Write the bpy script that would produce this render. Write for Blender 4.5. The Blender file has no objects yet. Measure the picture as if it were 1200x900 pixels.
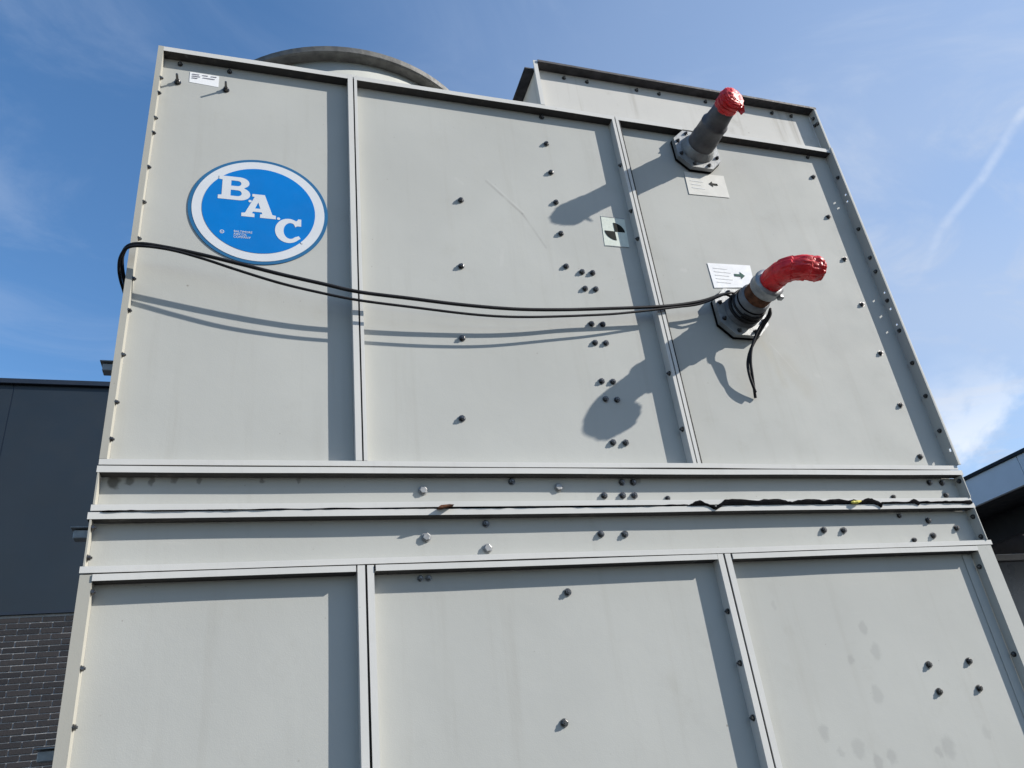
import bpy, bmesh, math, random
from mathutils import Matrix, Vector, noise
random.seed(7)
S = bpy.context.scene
COL = S.collection

# ------------------------------------------------------------------ camera
cam_d = bpy.data.cameras.new('camera')
cam = bpy.data.objects.new('camera', cam_d)
COL.objects.link(cam)
cam_d.sensor_width = 36.0
cam_d.lens = 915.229 / 1200.0 * 36.0
cam_d.clip_start = 0.02
cam_d.clip_end = 3000
RX = (0.952446, -0.283536, -0.111597)
RY = (-0.037873, -0.473560, 0.879947)
RZ = (-0.302345, -0.833876, -0.461778)
cam.matrix_world = Matrix(((RX[0], RY[0], RZ[0], 0.3349), (RX[1], RY[1], RZ[1], -1.7461),
                           (RX[2], RY[2], RZ[2], 1.6), (0, 0, 0, 1)))
S.camera = cam

# ------------------------------------------------------------------ sky and sun
SUN = Vector((2.052, -1.0, 1.314)).normalized()
EL = math.asin(SUN.z)
AZ = math.atan2(SUN.x, SUN.y)
SKY_STRENGTH = 0.140
SUN_STRENGTH = 4.8
EXPOSURE = 0.60


class NT:
    """small helper around a node tree"""
    def __init__(self, tree):
        self.t = tree
        self.n = tree.nodes
        self.n.clear()

    def new(self, kind, **kw):
        nd = self.n.new(kind)
        for k, v in kw.items():
            setattr(nd, k, v)
        return nd

    def link(self, a, b):
        self.t.links.new(a, b)

    def put(self, sock, v):
        if hasattr(v, 'is_output'):
            self.link(v, sock)
        else:
            sock.default_value = v

    def math(self, op, a, b=0.0, c=None, clamp=False):
        nd = self.new('ShaderNodeMath', operation=op, use_clamp=clamp)
        self.put(nd.inputs[0], a)
        self.put(nd.inputs[1], b)
        if c is not None:
            self.put(nd.inputs[2], c)
        return nd.outputs[0]

    def vmath(self, op, a, b=(0, 0, 0)):
        nd = self.new('ShaderNodeVectorMath', operation=op)
        self.put(nd.inputs[0], a)
        self.put(nd.inputs[1], b)
        return nd.outputs['Value'] if op in ('DOT_PRODUCT', 'LENGTH', 'DISTANCE') else nd.outputs['Vector']

    def mix(self, f, a, b, blend='MIX'):
        nd = self.new('ShaderNodeMix', data_type='RGBA', blend_type=blend)
        self.put(nd.inputs[0], f)
        self.put(nd.inputs[6], a if hasattr(a, 'is_output') else (*a, 1) if len(a) == 3 else a)
        self.put(nd.inputs[7], b if hasattr(b, 'is_output') else (*b, 1) if len(b) == 3 else b)
        return nd.outputs[2]

    def ramp(self, v, lo, hi, a=0.0, b=1.0, smooth=True):
        nd = self.new('ShaderNodeMapRange', interpolation_type='SMOOTHSTEP' if smooth else 'LINEAR')
        self.put(nd.inputs[0], v)
        nd.inputs[1].default_value = lo
        nd.inputs[2].default_value = hi
        nd.inputs[3].default_value = a
        nd.inputs[4].default_value = b
        return nd.outputs[0]

    def noise(self, vec, scale, detail=4.0, rough=0.55, dist=0.0):
        nd = self.new('ShaderNodeTexNoise')
        self.put(nd.inputs['Vector'], vec)
        nd.inputs['Scale'].default_value = scale
        nd.inputs['Detail'].default_value = detail
        nd.inputs['Roughness'].default_value = rough
        nd.inputs['Distortion'].default_value = dist
        return nd.outputs[0]

    def scale(self, vec, s):
        return self.vmath('MULTIPLY', vec, s)


world = bpy.data.worlds.new('World')
S.world = world
world.use_nodes = True
w = NT(world.node_tree)
sky = w.new('ShaderNodeTexSky', sky_type='NISHITA')
sky.sun_disc = False
sky.sun_elevation = EL
sky.sun_rotation = AZ
sky.altitude = 0
sky.air_density = 1.0
sky.dust_density = 0.4
sky.ozone_density = 2.2
tc = w.new('ShaderNodeTexCoord')
D = tc.outputs['Generated']
sep = w.new('ShaderNodeSeparateXYZ')
w.link(D, sep.inputs[0])
zc = w.math('MAXIMUM', sep.outputs[2], 0.06)
px = w.math('DIVIDE', sep.outputs[0], zc)
py = w.math('DIVIDE', sep.outputs[1], zc)
cmb = w.new('ShaderNodeCombineXYZ')
w.link(px, cmb.inputs[0])
w.link(py, cmb.inputs[1])
P2 = cmb.outputs[0]
# thin high haze and streaked cloud over the whole dome, thicker towards the sun's side
cir = w.ramp(w.noise(w.scale(P2, (0.9, 1.5, 1.0)), 1.7, 8.0, 0.62, 0.9), 0.44, 0.80)
veil = w.ramp(w.noise(P2, 0.55, 3.0, 0.5, 0.3), 0.30, 0.66, 0.55, 1.0)
side = w.ramp(sep.outputs[0], -0.10, 0.72)
f_cir = w.math('MULTIPLY', cir, w.math('MULTIPLY_ADD', side, 0.24, 0.24))
f_veil = w.math('MULTIPLY_ADD', w.math('MULTIPLY', veil, 0.74), side, 0.01)
# low cumulus near the horizon
low = w.ramp(sep.outputs[2], 0.40, 0.24)
cum = w.ramp(w.noise(w.scale(D, (1.0, 1.0, 1.6)), 5.2, 8.0, 0.58, 0.2), 0.46, 0.60)
f_cum = w.math('MULTIPLY', w.math('MULTIPLY', low, cum), 0.85)
# aircraft trail: short chain of arcs on the dome
trail = [(0.7600, 0.3330, 0.5570), (0.7333, 0.3872, 0.5589), (0.7232, 0.4510, 0.5231), (0.7072, 0.5015, 0.4984), (0.7016, 0.5352, 0.4704)]
trail = [Vector(t).normalized() for t in trail]
f_tr = None
for i in range(len(trail) - 1):
    a, b = trail[i], trail[i + 1]
    ab = b - a
    L2 = ab.dot(ab)
    t = w.math('DIVIDE', w.vmath('DOT_PRODUCT', w.vmath('SUBTRACT', D, tuple(a)), tuple(ab)), L2, clamp=True)
    q = w.new('ShaderNodeVectorMath', operation='MULTIPLY_ADD')
    cb = w.new('ShaderNodeCombineXYZ')
    for k in range(3):
        w.link(t, cb.inputs[k])
    w.link(cb.outputs[0], q.inputs[0])
    q.inputs[1].default_value = tuple(ab)
    q.inputs[2].default_value = tuple(a)
    dist = w.vmath('DISTANCE', D, q.outputs[0])
    m = w.ramp(dist, 0.0075, 0.0005, 0.0, 0.30 - 0.05 * i)
    f_tr = m if f_tr is None else w.math('MAXIMUM', f_tr, m)
f_tr = w.math('MULTIPLY', f_tr, w.ramp(w.noise(D, 26.0, 4.0), 0.30, 0.65, 0.10, 1.0))
f_haze = w.math('ADD', f_cir, f_veil, clamp=True)
ft = w.math('MAXIMUM', f_tr, f_cum, clamp=True)
hs = w.new('ShaderNodeHueSaturation')
w.link(sky.outputs[0], hs.inputs['Color'])
hs.inputs['Saturation'].default_value = 1.20
hs.inputs['Value'].default_value = 1.0
skyc = w.mix(ft, w.mix(f_haze, hs.outputs[0], (2.55, 3.05, 3.95)), (4.6, 4.85, 5.2))
bg = w.new('ShaderNodeBackground')
w.link(skyc, bg.inputs[0])
bg.inputs[1].default_value = SKY_STRENGTH
wo = w.new('ShaderNodeOutputWorld')
w.link(bg.outputs[0], wo.inputs[0])

sun_d = bpy.data.lights.new('sun', 'SUN')
sun_d.energy = SUN_STRENGTH
sun_d.angle = math.radians(0.53)
sun_d.color = (1.0, 0.945, 0.87)
sun = bpy.data.objects.new('sun', sun_d)
sun.rotation_euler = (-SUN).to_track_quat('-Z', 'Y').to_euler()
sun.location = SUN * 40
COL.objects.link(sun)

S.view_settings.view_transform = 'Standard'
S.view_settings.look = 'None'
S.view_settings.gamma = 1.0
S.view_settings.exposure = EXPOSURE
S.view_settings.use_curve_mapping = False


# ------------------------------------------------------------------ materials
def principled(name):
    m = bpy.data.materials.new(name)
    m.use_nodes = True
    n = NT(m.node_tree)
    out = n.new('ShaderNodeOutputMaterial')
    b = n.new('ShaderNodeBsdfPrincipled')
    n.link(b.outputs[0], out.inputs[0])
    return m, n, b


def pos(n):
    return n.new('ShaderNodeNewGeometry').outputs['Position']


def bump(n, b, h, strength, dist):
    bp = n.new('ShaderNodeBump')
    bp.inputs['Strength'].default_value = strength
    bp.inputs['Distance'].default_value = dist
    n.link(h, bp.inputs['Height'])
    n.link(bp.outputs[0], b.inputs['Normal'])


def casing(name, col, spots=None, scratches=None, dirt=1.0, spot_col=(0.225, 0.228, 0.222)):
    m, n, b = principled(name)
    p = pos(n)
    big = n.noise(p, 2.2, 3.0, 0.5)
    streak = n.noise(n.scale(p, (26, 26, 1.4)), 1.0, 4.0, 0.6)
    blot = n.noise(p, 9.0, 5.0, 0.65)
    c = n.mix(n.ramp(big, 0.3, 0.7), tuple(x * 0.955 for x in col), tuple(x * 1.035 for x in col))
    c = n.mix(n.math('MULTIPLY', n.ramp(streak, 0.52, 0.8), 0.13 * dirt), c, (0.22, 0.20, 0.16))
    c = n.mix(n.math('MULTIPLY', n.ramp(blot, 0.56, 0.78), 0.14 * dirt), c, (0.27, 0.255, 0.215))
    scuff = n.noise(n.scale(n.vmath('ADD', p, n.scale(p, (0.0, 0.0, 0.35))), (9, 9, 70)), 1.0, 3.0, 0.7)
    c = n.mix(n.math('MULTIPLY', n.ramp(scuff, 0.66, 0.74), 0.13 * dirt), c, (0.50, 0.50, 0.47))
    vo = n.new('ShaderNodeTexVoronoi')
    n.link(p, vo.inputs['Vector'])
    vo.inputs['Scale'].default_value = 9.0
    sp = n.math('MULTIPLY', n.ramp(vo.outputs['Distance'], 0.035, 0.015), n.ramp(n.noise(p, 3.1, 2.0), 0.5, 0.62))
    c = n.mix(n.math('MULTIPLY', sp, 0.5), c, (0.13, 0.11, 0.085))
    vo2 = n.new('ShaderNodeTexVoronoi')
    n.link(p, vo2.inputs['Vector'])
    vo2.inputs['Scale'].default_value = 26.0
    sp2 = n.math('MULTIPLY', n.ramp(vo2.outputs['Distance'], 0.06, 0.02), n.ramp(n.noise(p, 5.3, 2.0), 0.50, 0.60))
    c = n.mix(n.math('MULTIPLY', sp2, 0.45), c, (0.16, 0.14, 0.115))
    rough = n.ramp(blot, 0.3, 0.8, 0.68, 0.80)
    wob = n.scale(n.new('ShaderNodeNewGeometry').outputs['Position'], (1, 0, 1))
    if spots:
        wv = n.vmath('ADD', wob, n.scale(n.vmath('SUBTRACT', colour_noise(n, p, 55.0), (0.5, 0.5, 0.5)), (0.022, 0, 0.022)))
        wv = n.scale(wv, (1, 0, 0.72))
    for (x, z, r, a) in (spots or []):
        dd = n.vmath('DISTANCE', wv, (x, 0, z * 0.72))
        c = n.mix(n.ramp(dd, r, r * 0.45, 0, a), c, spot_col)
    for (x0, z0, x1, z1, wd, a, cc) in (scratches or []):
        A = Vector((x0, 0, z0))
        AB = Vector((x1 - x0, 0, z1 - z0))
        t = n.math('DIVIDE', n.vmath('DOT_PRODUCT', n.vmath('SUBTRACT', wob, tuple(A)), tuple(AB)), AB.dot(AB), clamp=True)
        cb = n.new('ShaderNodeCombineXYZ')
        for k in range(3):
            n.link(t, cb.inputs[k])
        q = n.new('ShaderNodeVectorMath', operation='MULTIPLY_ADD')
        n.link(cb.outputs[0], q.inputs[0])
        q.inputs[1].default_value = tuple(AB)
        q.inputs[2].default_value = tuple(A)
        dd = n.vmath('DISTANCE', wob, q.outputs[0])
        f = n.math('MULTIPLY', n.ramp(dd, wd, wd * 0.2, 0, a), n.ramp(n.noise(p, 22.0, 3.0), 0.3, 0.6, 0.3, 1.0))
        c = n.mix(f, c, cc)
    n.link(c, b.inputs['Base Color'])
    n.link(rough, b.inputs['Roughness'])
    b.inputs['Specular IOR Level'].default_value = 0.09
    bump(n, b, n.math('ADD', n.noise(p, 420.0, 2.0), n.math('MULTIPLY', n.noise(p, 14.0, 3.0), 3.0)), 0.10, 0.002)
    return m


def colour_noise(n, vec, scale):
    nd = n.new('ShaderNodeTexNoise')
    n.put(nd.inputs['Vector'], vec)
    nd.inputs['Scale'].default_value = scale
    nd.inputs['Detail'].default_value = 2.0
    return nd.outputs['Color']


GREY = (0.396, 0.402, 0.380)
M = {}
M['casing'] = casing('casing_grey', GREY)
M['casing_mid'] = casing('casing_grey_scratched', GREY, None,
                         [(0.979, 3.313, 1.084, 3.195, 0.007, 0.5, (0.25, 0.25, 0.235)), (1.084, 3.195, 1.146, 3.068, 0.006, 0.5, (0.25, 0.25, 0.235)),
                          (0.985, 3.319, 1.089, 3.201, 0.005, 0.5, (0.46, 0.46, 0.44)),
                          (1.004, 3.045, 0.992, 2.985, 0.009, 0.35, (0.46, 0.46, 0.44)), (0.88, 3.31, 0.90, 3.29, 0.008, 0.3, (0.46, 0.46, 0.44))])
M['casing_right'] = casing('casing_grey_scuffed', GREY, None,
                           [(1.86, 2.77, 1.93, 2.66, 0.004, 0.6, (0.46, 0.46, 0.44)), (1.84, 2.76, 1.87, 2.62, 0.02, 0.3, (0.40, 0.38, 0.31)),
                            (1.90, 2.70, 1.95, 2.60, 0.05, 0.25, (0.33, 0.31, 0.26)),
                            (1.61, 3.03, 1.62, 3.03, 0.012, 0.4, (0.46, 0.46, 0.44)), (1.998, 2.66, 2.008, 2.655, 0.012, 0.4, (0.46, 0.46, 0.44))])
M['casing_spots'] = casing('casing_grey_water_spots', GREY,
                           [(1.877, 1.884, 0.0172, .30), (1.897, 1.824, 0.0203, .27), (1.809, 1.808, 0.0140, .30), (1.859, 1.721, 0.0218, .25), (1.667, 1.646, 0.0187, .30),
                            (1.844, 1.576, 0.0172, .30), (2.024, 1.58, 0.0265, .30), (1.99, 1.574, 0.0140, .30), (1.754, 1.60, 0.0234, .25), (1.80, 1.565, 0.0187, .30), (1.621, 1.955, 0.0094, .18),
                            (2.161, 1.602, 0.0156, .18), (1.70, 1.60, 0.0109, .22)])
M['casing_joint'] = casing('casing_grey_grimy_joint', GREY, [(0.030, 2.298, .016, .75), (0.060, 2.302, .012, .6), (0.105, 2.302, .010, .55), (0.150, 2.304, .010, .5), (0.205, 2.303, .009, .5), (0.34, 2.304, .008, .5), (0.42, 2.304, .007, .45), (1.30, 2.304, .012, .4)], None, spot_col=(0.06, 0.055, 0.045))
M['lip'] = casing('casing_grey_edge', (0.520, 0.520, 0.500), dirt=0.9)
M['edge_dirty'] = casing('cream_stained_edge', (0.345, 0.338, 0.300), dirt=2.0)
M['web_shade_dirt'] = casing('painted_shade_dirty_web', (0.062, 0.060, 0.058), dirt=2.0)  # near-black base paints in the shade under the flanges, along with dirt
M['galv'] = casing('galvanised_sheet', (0.49, 0.485, 0.46), dirt=3.4)


def simple(name, col, rough=0.5, metal=0.0, var=0.12, vscale=18.0, bmp=0.0, bscale=120.0, spec=0.5, col2=None, coat=0.0):
    m, n, b = principled(name)
    p = pos(n)
    f = n.ramp(n.noise(p, vscale, 5.0, 0.6), 0.3, 0.7)
    a = tuple(x * (1 - var) for x in col)
    c2 = col2 if col2 else tuple(min(1, x * (1 + var)) for x in col)
    n.link(n.mix(f, a, c2), b.inputs['Base Color'])
    n.link(n.ramp(n.noise(p, vscale * 2.3, 3.0), 0.3, 0.7, rough * 0.85, min(1, rough * 1.15)), b.inputs['Roughness'])
    b.inputs['Metallic'].default_value = metal
    b.inputs['Specular IOR Level'].default_value = spec
    b.inputs['Coat Weight'].default_value = coat
    if bmp:
        bump(n, b, n.noise(p, bscale, 4.0, 0.6), bmp, 0.004)
    return m


M['zinc'] = simple('zinc_bolt', (0.115, 0.112, 0.11), 0.28, 0.85, 0.25, 90.0)
M['zinc_light'] = simple('bright_zinc_bolt', (0.27, 0.27, 0.265), 0.45, 0.5, 0.15, 90.0)
M['black'] = simple('black_rubber', (0.005, 0.005, 0.006), 0.9, 0.0, 0.3, 60.0, 0.3, 200.0, 0.02)
M['cable'] = simple('cable_sheath', (0.014, 0.014, 0.016), 0.55, 0.0, 0.3, 40.0, 0.0, 100.0, 0.18)
M['seal'] = simple('dark_sealant', (0.012, 0.012, 0.012), 0.7, 0.0, 0.4, 40.0, 0.4, 150.0, 0.3)
M['pipe'] = simple('grey_plastic_pipe', (0.072, 0.072, 0.078), 0.5, 0.0, 0.22, 22.0, 0.25, 70.0, 0.4)
M['stub'] = simple('weathered_steel_stub', (0.135, 0.145, 0.158), 0.55, 0.2, 0.2, 30.0, 0.25, 120.0)
M['plate'] = simple('zinc_flange_plate', (0.25, 0.26, 0.262), 0.5, 0.25, 0.15, 30.0, 0.15, 160.0)
M['ring'] = simple('galvanised_ring', (0.25, 0.265, 0.28), 0.45, 0.4, 0.2, 40.0, 0.2, 120.0)
M['rust'] = simple('rusted_steel', (0.070, 0.030, 0.016), 0.8, 0.0, 0.35, 55.0, 0.6, 160.0, 0.2, (0.135, 0.055, 0.028))
M['red'] = simple('red_plastic_tape', (0.56, 0.014, 0.018), 0.40, 0.0, 0.25, 30.0, 0.14, 70.0, 0.4, None, 0.0)
M['paper'] = simple('white_paper', (0.70, 0.71, 0.72), 0.7, 0.0, 0.03, 20.0, 0.1, 60.0, 0.2)
M['paper_warm'] = simple('creamy_paper', (0.56, 0.555, 0.52), 0.7, 0.0, 0.03, 20.0, 0.1, 60.0, 0.2)
M['marker'] = simple('greenish_marker_film', (0.52, 0.56, 0.49), 0.4, 0.0, 0.06, 60.0)
M['ink'] = simple('black_ink', (0.012, 0.014, 0.012), 0.7, 0.0, 0.2, spec=0.08)
M['ink_green'] = simple('dark_green_ink', (0.03, 0.085, 0.072), 0.7, 0.0, 0.2, spec=0.08)
M['ink_faint'] = simple('faded_print', (0.57, 0.58, 0.585), 0.7, 0.0, 0.08, 80.0)
M['ink_grey'] = simple('grey_print', (0.24, 0.24, 0.28), 0.7, 0.0, 0.2, 80.0)
M['blue'] = simple('logo_blue', (0.0004, 0.150, 0.465), 0.35, 0.0, 0.05, 8.0, 0.0, 50, 0.3)
M['blue_edge'] = simple('logo_blue_border', (0.022, 0.115, 0.245), 0.4, 0.0, 0.08, 8.0, 0.0, 50, 0.3)
M['white'] = simple('logo_white', (0.55, 0.57, 0.59), 0.4, 0.0, 0.03, 8.0)
M['cowl'] = simple('white_fibreglass', (0.44, 0.45, 0.42), 0.45, 0.0, 0.06, 5.0, 0.08, 30.0)
M['cowl_rim'] = simple('dark_mottled_rim', (0.10, 0.098, 0.09), 0.65, 0.0, 0.35, 22.0, 0.3, 60.0)  # dark mottled base colour over the whole rim
M['dark_flange'] = simple('dark_plenum_flange', (0.035, 0.033, 0.036), 0.65, 0.0, 0.4, 25.0, 0.3, 60.0)  # near-black base colour for the plenum flange and lid
M['clad'] = simple('slate_blue_cladding', (0.0145, 0.0215, 0.030), 0.42, 0.0, 0.06, 1.2, 0.05, 20.0, 0.4)
M['coping'] = simple('dark_coping', (0.010, 0.015, 0.026), 0.4, 0.0, 0.1, 3.0)
M['mortar'] = simple('pale_mortar', (0.30, 0.30, 0.30), 0.9, 0.0, 0.15, 30.0, 0.5, 120.0, 0.2)
M['fascia'] = simple('pale_blue_fascia', (0.66, 0.74, 0.82), 0.42, 0.0, 0.05, 1.5)
M['soffit'] = simple('dark_soffit', (0.030, 0.031, 0.036), 0.6, 0.0, 0.15, 4.0)
M['trim'] = simple('light_trim', (0.42, 0.44, 0.46), 0.45, 0.0, 0.1, 4.0)
M['glass'] = simple('dark_glass', (0.07, 0.095, 0.14), 0.3, 0.0, 0.1, 2.0, 0.0, 20.0, 0.6)
M['yellow'] = simple('yellow_foam', (0.62, 0.55, 0.10), 0.7, 0.0, 0.2, 60.0, 0.4, 90.0)
M['concrete'] = simple('concrete_paving', (0.055, 0.054, 0.053), 0.85, 0.0, 0.12, 1.5, 0.3, 60.0, 0.25)


def brick_mat():
    m, n, b = principled('dark_brick')
    p = pos(n)
    oi = n.new('ShaderNodeObjectInfo')
    wn = n.new('ShaderNodeTexWhiteNoise', noise_dimensions='3D')
    # colour per brick from its cell in the bond
    sepn = n.new('ShaderNodeSeparateXYZ')
    n.link(p, sepn.inputs[0])
    cz = n.math('FLOOR', n.math('DIVIDE', sepn.outputs[2], 0.0625))
    off = n.math('MULTIPLY', n.math('MODULO', cz, 2.0), 0.11)
    cx = n.math('FLOOR', n.math('DIVIDE', n.math('SUBTRACT', sepn.outputs[0], off), 0.22))
    cb = n.new('ShaderNodeCombineXYZ')
    n.link(cx, cb.inputs[0])
    n.link(cz, cb.inputs[2])
    n.link(cb.outputs[0], wn.inputs[0])
    c = n.mix(wn.outputs[0], (0.008, 0.008, 0.011), (0.022, 0.0195, 0.021))
    c = n.mix(n.math('MULTIPLY', n.ramp(n.noise(p, 60.0, 5.0, 0.65), 0.45, 0.75), 0.5), c, (0.030, 0.028, 0.029))
    n.link(c, b.inputs['Base Color'])
    b.inputs['Roughness'].default_value = 0.8
    bump(n, b, n.noise(p, 90.0, 5.0), 0.5, 0.004)
    return m


M['brick'] = brick_mat()

# ------------------------------------------------------------------ object helpers
WLOC = {}


def _link(o, parent, loc):
    COL.objects.link(o)
    o.location = loc
    WLOC[o] = Vector(loc)
    if parent is not None:
        o.parent = parent
        o.matrix_parent_inverse = Matrix.Translation(-WLOC[parent])
        # parents are never rotated when they carry children
    return o


def tag(o, label=None, cat=None, group=None, kind=None):
    if label:
        o['label'] = label
    if cat:
        o['category'] = cat
    if group:
        o['group'] = group
    if kind:
        o['kind'] = kind
    return o


def empty(name, loc, label, cat, group=None):
    o = bpy.data.objects.new(name, None)
    o.empty_display_size = 0.1
    _link(o, None, loc)
    return tag(o, label, cat, group)


def obj(name, src, mat, parent=None, loc=(0, 0, 0), rot=None, smooth=False):
    """src: bmesh (world coords minus loc) or a ready mesh"""
    if isinstance(src, bmesh.types.BMesh):
        me = bpy.data.meshes.new(name)
        bmesh.ops.recalc_face_normals(src, faces=src.faces)
        if smooth:
            for f in src.faces:
                f.smooth = True
        src.to_mesh(me)
        src.free()
    else:
        me = src
    if mat is not None and not me.materials:
        me.materials.append(M[mat] if isinstance(mat, str) else mat)
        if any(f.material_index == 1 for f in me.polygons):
            me.materials.append(M['web_shade_dirt'])
    o = bpy.data.objects.new(name, me)
    _link(o, parent, loc)
    if rot:
        o.rotation_euler = rot
    return o


def box(bm, x0, x1, y0, y1, z0, z1, bev=0.0):
    vs = [bm.verts.new((x, y, z)) for x in (x0, x1) for y in (y0, y1) for z in (z0, z1)]
    idx = ((0, 1, 3, 2), (4, 6, 7, 5), (0, 4, 5, 1), (2, 3, 7, 6), (0, 2, 6, 4), (1, 5, 7, 3))
    fs = [bm.faces.new([vs[i] for i in f]) for f in idx]
    if bev:
        es = list({e for f in fs for e in f.edges})
        bmesh.ops.bevel(bm, geom=es, offset=bev, segments=1, affect='EDGES', profile=0.5)


def prism(bm, poly, axis, a, b, nseg=1, wob=0.0, seed=0.0, bev=0.0):
    """extrude a closed polygon (two coordinates) along axis 0/1/2 from a to b"""
    def v3(p, t):
        if axis == 0:
            return (t, p[0], p[1])
        if axis == 1:
            return (p[0], t, p[1])
        return (p[0], p[1], t)
    rings = []
    for i in range(nseg + 1):
        t = a + (b - a) * i / nseg
        s = wob * (noise.noise((t * 3.1, seed, 0.3)))
        s2 = wob * (noise.noise((t * 2.3, seed, 9.3)))
        rings.append([bm.verts.new(v3((p[0] + s, p[1] + s2), t)) for p in poly])
    fs = []
    for i in range(nseg):
        for k in range(len(poly)):
            k2 = (k + 1) % len(poly)
            fs.append(bm.faces.new((rings[i][k], rings[i][k2], rings[i + 1][k2], rings[i + 1][k])))
    bm.faces.new(rings[0][::-1])
    bm.faces.new(rings[-1])
    if bev:
        es = [e for f in fs for e in f.edges if len(e.link_faces) == 2 and e.calc_face_angle(0) > 0.6]
        bmesh.ops.bevel(bm, geom=list(set(es)), offset=bev, segments=2, affect='EDGES', profile=0.5)


def sheet(x0, x1, z0, z1, y, thick=0.003, step=0.05, amp=0.0011, seed=0.0):
    """a thin sheet-metal panel with a faint oil-canned surface"""
    bm = bmesh.new()
    nx = max(1, int((x1 - x0) / step))
    nz = max(1, int((z1 - z0) / step))
    g = []
    for i in range(nx + 1):
        row = []
        for j in range(nz + 1):
            u, v = i / nx, j / nz
            x, z = x0 + (x1 - x0) * u, z0 + (z1 - z0) * v
            wdw = min(1.0, 8 * u * (1 - u)) * min(1.0, 8 * v * (1 - v))
            dy = amp * wdw * (noise.noise((x * 2.3, z * 1.7, seed)) * 1.6 + noise.noise((x * 6, z * 4, seed + 4)) * 0.5)
            row.append(bm.verts.new((x, y + dy, z)))
        g.append(row)
    for i in range(nx):
        for j in range(nz):
            f = bm.faces.new((g[i][j], g[i + 1][j], g[i + 1][j + 1], g[i][j + 1]))
            f.smooth = True
    rim = [g[i][0] for i in range(nx + 1)] + [g[nx][j] for j in range(1, nz + 1)] + \
          [g[i][nz] for i in range(nx - 1, -1, -1)] + [g[0][j] for j in range(nz - 1, 0, -1)]
    back = [bm.verts.new((v.co.x, y + thick, v.co.z)) for v in rim]
    rim = [bm.verts.new(v.co) for v in rim]      # own verts: keeps the fold crisp in shading
    for k in range(len(rim)):
        k2 = (k + 1) % len(rim)
        bm.faces.new((rim[k], back[k], back[k2], rim[k2]))
    bm.faces.new(back[::-1])
    return bm


T = 0.003      # sheet thickness
DP = 0.030     # depth of the trays


def flange_h(x0, x1, z, lip, y_back=DP, y_front=0.0, seed=0.0, wob=0.0014):
    """horizontal folded flange: web at height z, lip of height |lip| up (+) or down (-)"""
    s = 1 if lip > 0 else -1
    poly = [(y_back, z), (y_front, z), (y_front, z + lip), (y_front + T, z + lip), (y_front + T, z + s * T), (y_back, z + s * T)]
    bm = bmesh.new()
    prism(bm, poly, 0, x0, x1, max(1, int((x1 - x0) / 0.06)), wob, seed, 0.0008)
    bm.faces.ensure_lookup_table()
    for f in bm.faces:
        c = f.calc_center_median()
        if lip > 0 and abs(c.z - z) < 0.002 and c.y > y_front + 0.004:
            f.material_index = 1          # web underside: shade painted into the colour, plus dirt
    return bm


def flange_v(z0, z1, x, lip, y_back=DP, y_front=0.0, seed=0.0, wob=0.0007):
    """vertical folded flange: web at x, lip towards +x or -x"""
    s = 1 if lip > 0 else -1
    poly = [(x, y_back), (x, y_front), (x + lip, y_front), (x + lip, y_front + T), (x + s * T, y_front + T), (x + s * T, y_back)]
    bm = bmesh.new()
    prism(bm, poly, 2, z0, z1, max(1, int((z1 - z0) / 0.08)), wob, seed, 0.0008)
    return bm


def ngon_cyl(bm, r, y0, y1, n, r1=None, phase=0.0):
    """closed n-sided cylinder along y (y1 is the outer end)"""
    r1 = r if r1 is None else r1
    a = [bm.verts.new((r * math.cos(phase + 2 * math.pi * i / n), y0, r * math.sin(phase + 2 * math.pi * i / n))) for i in range(n)]
    b = [bm.verts.new((r1 * math.cos(phase + 2 * math.pi * i / n), y1, r1 * math.sin(phase + 2 * math.pi * i / n))) for i in range(n)]
    for i in range(n):
        j = (i + 1) % n
        bm.faces.new((a[i], a[j], b[j], b[i]))
    bm.faces.new(a[::-1])
    bm.faces.new(b)


def bolt_mesh(name, rw, rh, hh, rs, hs, mat):
    bm = bmesh.new()
    ngon_cyl(bm, rw, 0.0, -0.002, 14)
    ngon_cyl(bm, rh, -0.002, -0.002 - hh * 0.85, 6)
    ngon_cyl(bm, rh * 0.97, -0.002 - hh * 0.85 - 0.0002, -0.002 - hh, 6, rh * 0.80)
    if hs:
        ngon_cyl(bm, rs, -0.002 - hh - 0.0002, -0.002 - hh - hs, 8, rs * 0.8)
    me = bpy.data.meshes.new(name)
    bmesh.ops.recalc_face_normals(bm, faces=bm.faces)
    bm.to_mesh(me)
    bm.free()
    me.materials.append(M[mat])
    return me


BOLT = bolt_mesh('bolt', 0.0094, 0.0074, 0.0056, 0.0040, 0.0026, 'zinc')
BOLT_BIG = bolt_mesh('large_bolt', 0.0120, 0.0100, 0.006, 0.004, 0.0, 'zinc_light')
BOLT_LONG = bolt_mesh('long_bolt', 0.0100, 0.0078, 0.008, 0.0040, 0.022, 'zinc')
BOLT_SMALL = bolt_mesh('small_bolt', 0.0075, 0.0058, 0.005, 0.0032, 0.003, 'zinc')
BOLT_TINY = bolt_mesh('tiny_bolt', 0.0066, 0.0054, 0.0045, 0.0030, 0.0025, 'zinc')


def bolt(parent, x, y, z, me=BOLT, face='-y'):
    ry = random.uniform(0, 1.0)
    rz = {'-y': 0.0, '-x': -math.pi / 2, '+x': math.pi / 2}[face]
    o = bpy.data.objects.new('bolt', me)
    _link(o, parent, (x, y, z))
    o.rotation_mode = 'XYZ'
    o.rotation_euler = (Matrix.Rotation(rz, 3, 'Z') @ Matrix.Rotation(ry, 3, 'Y')).to_euler()
    return o


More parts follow.
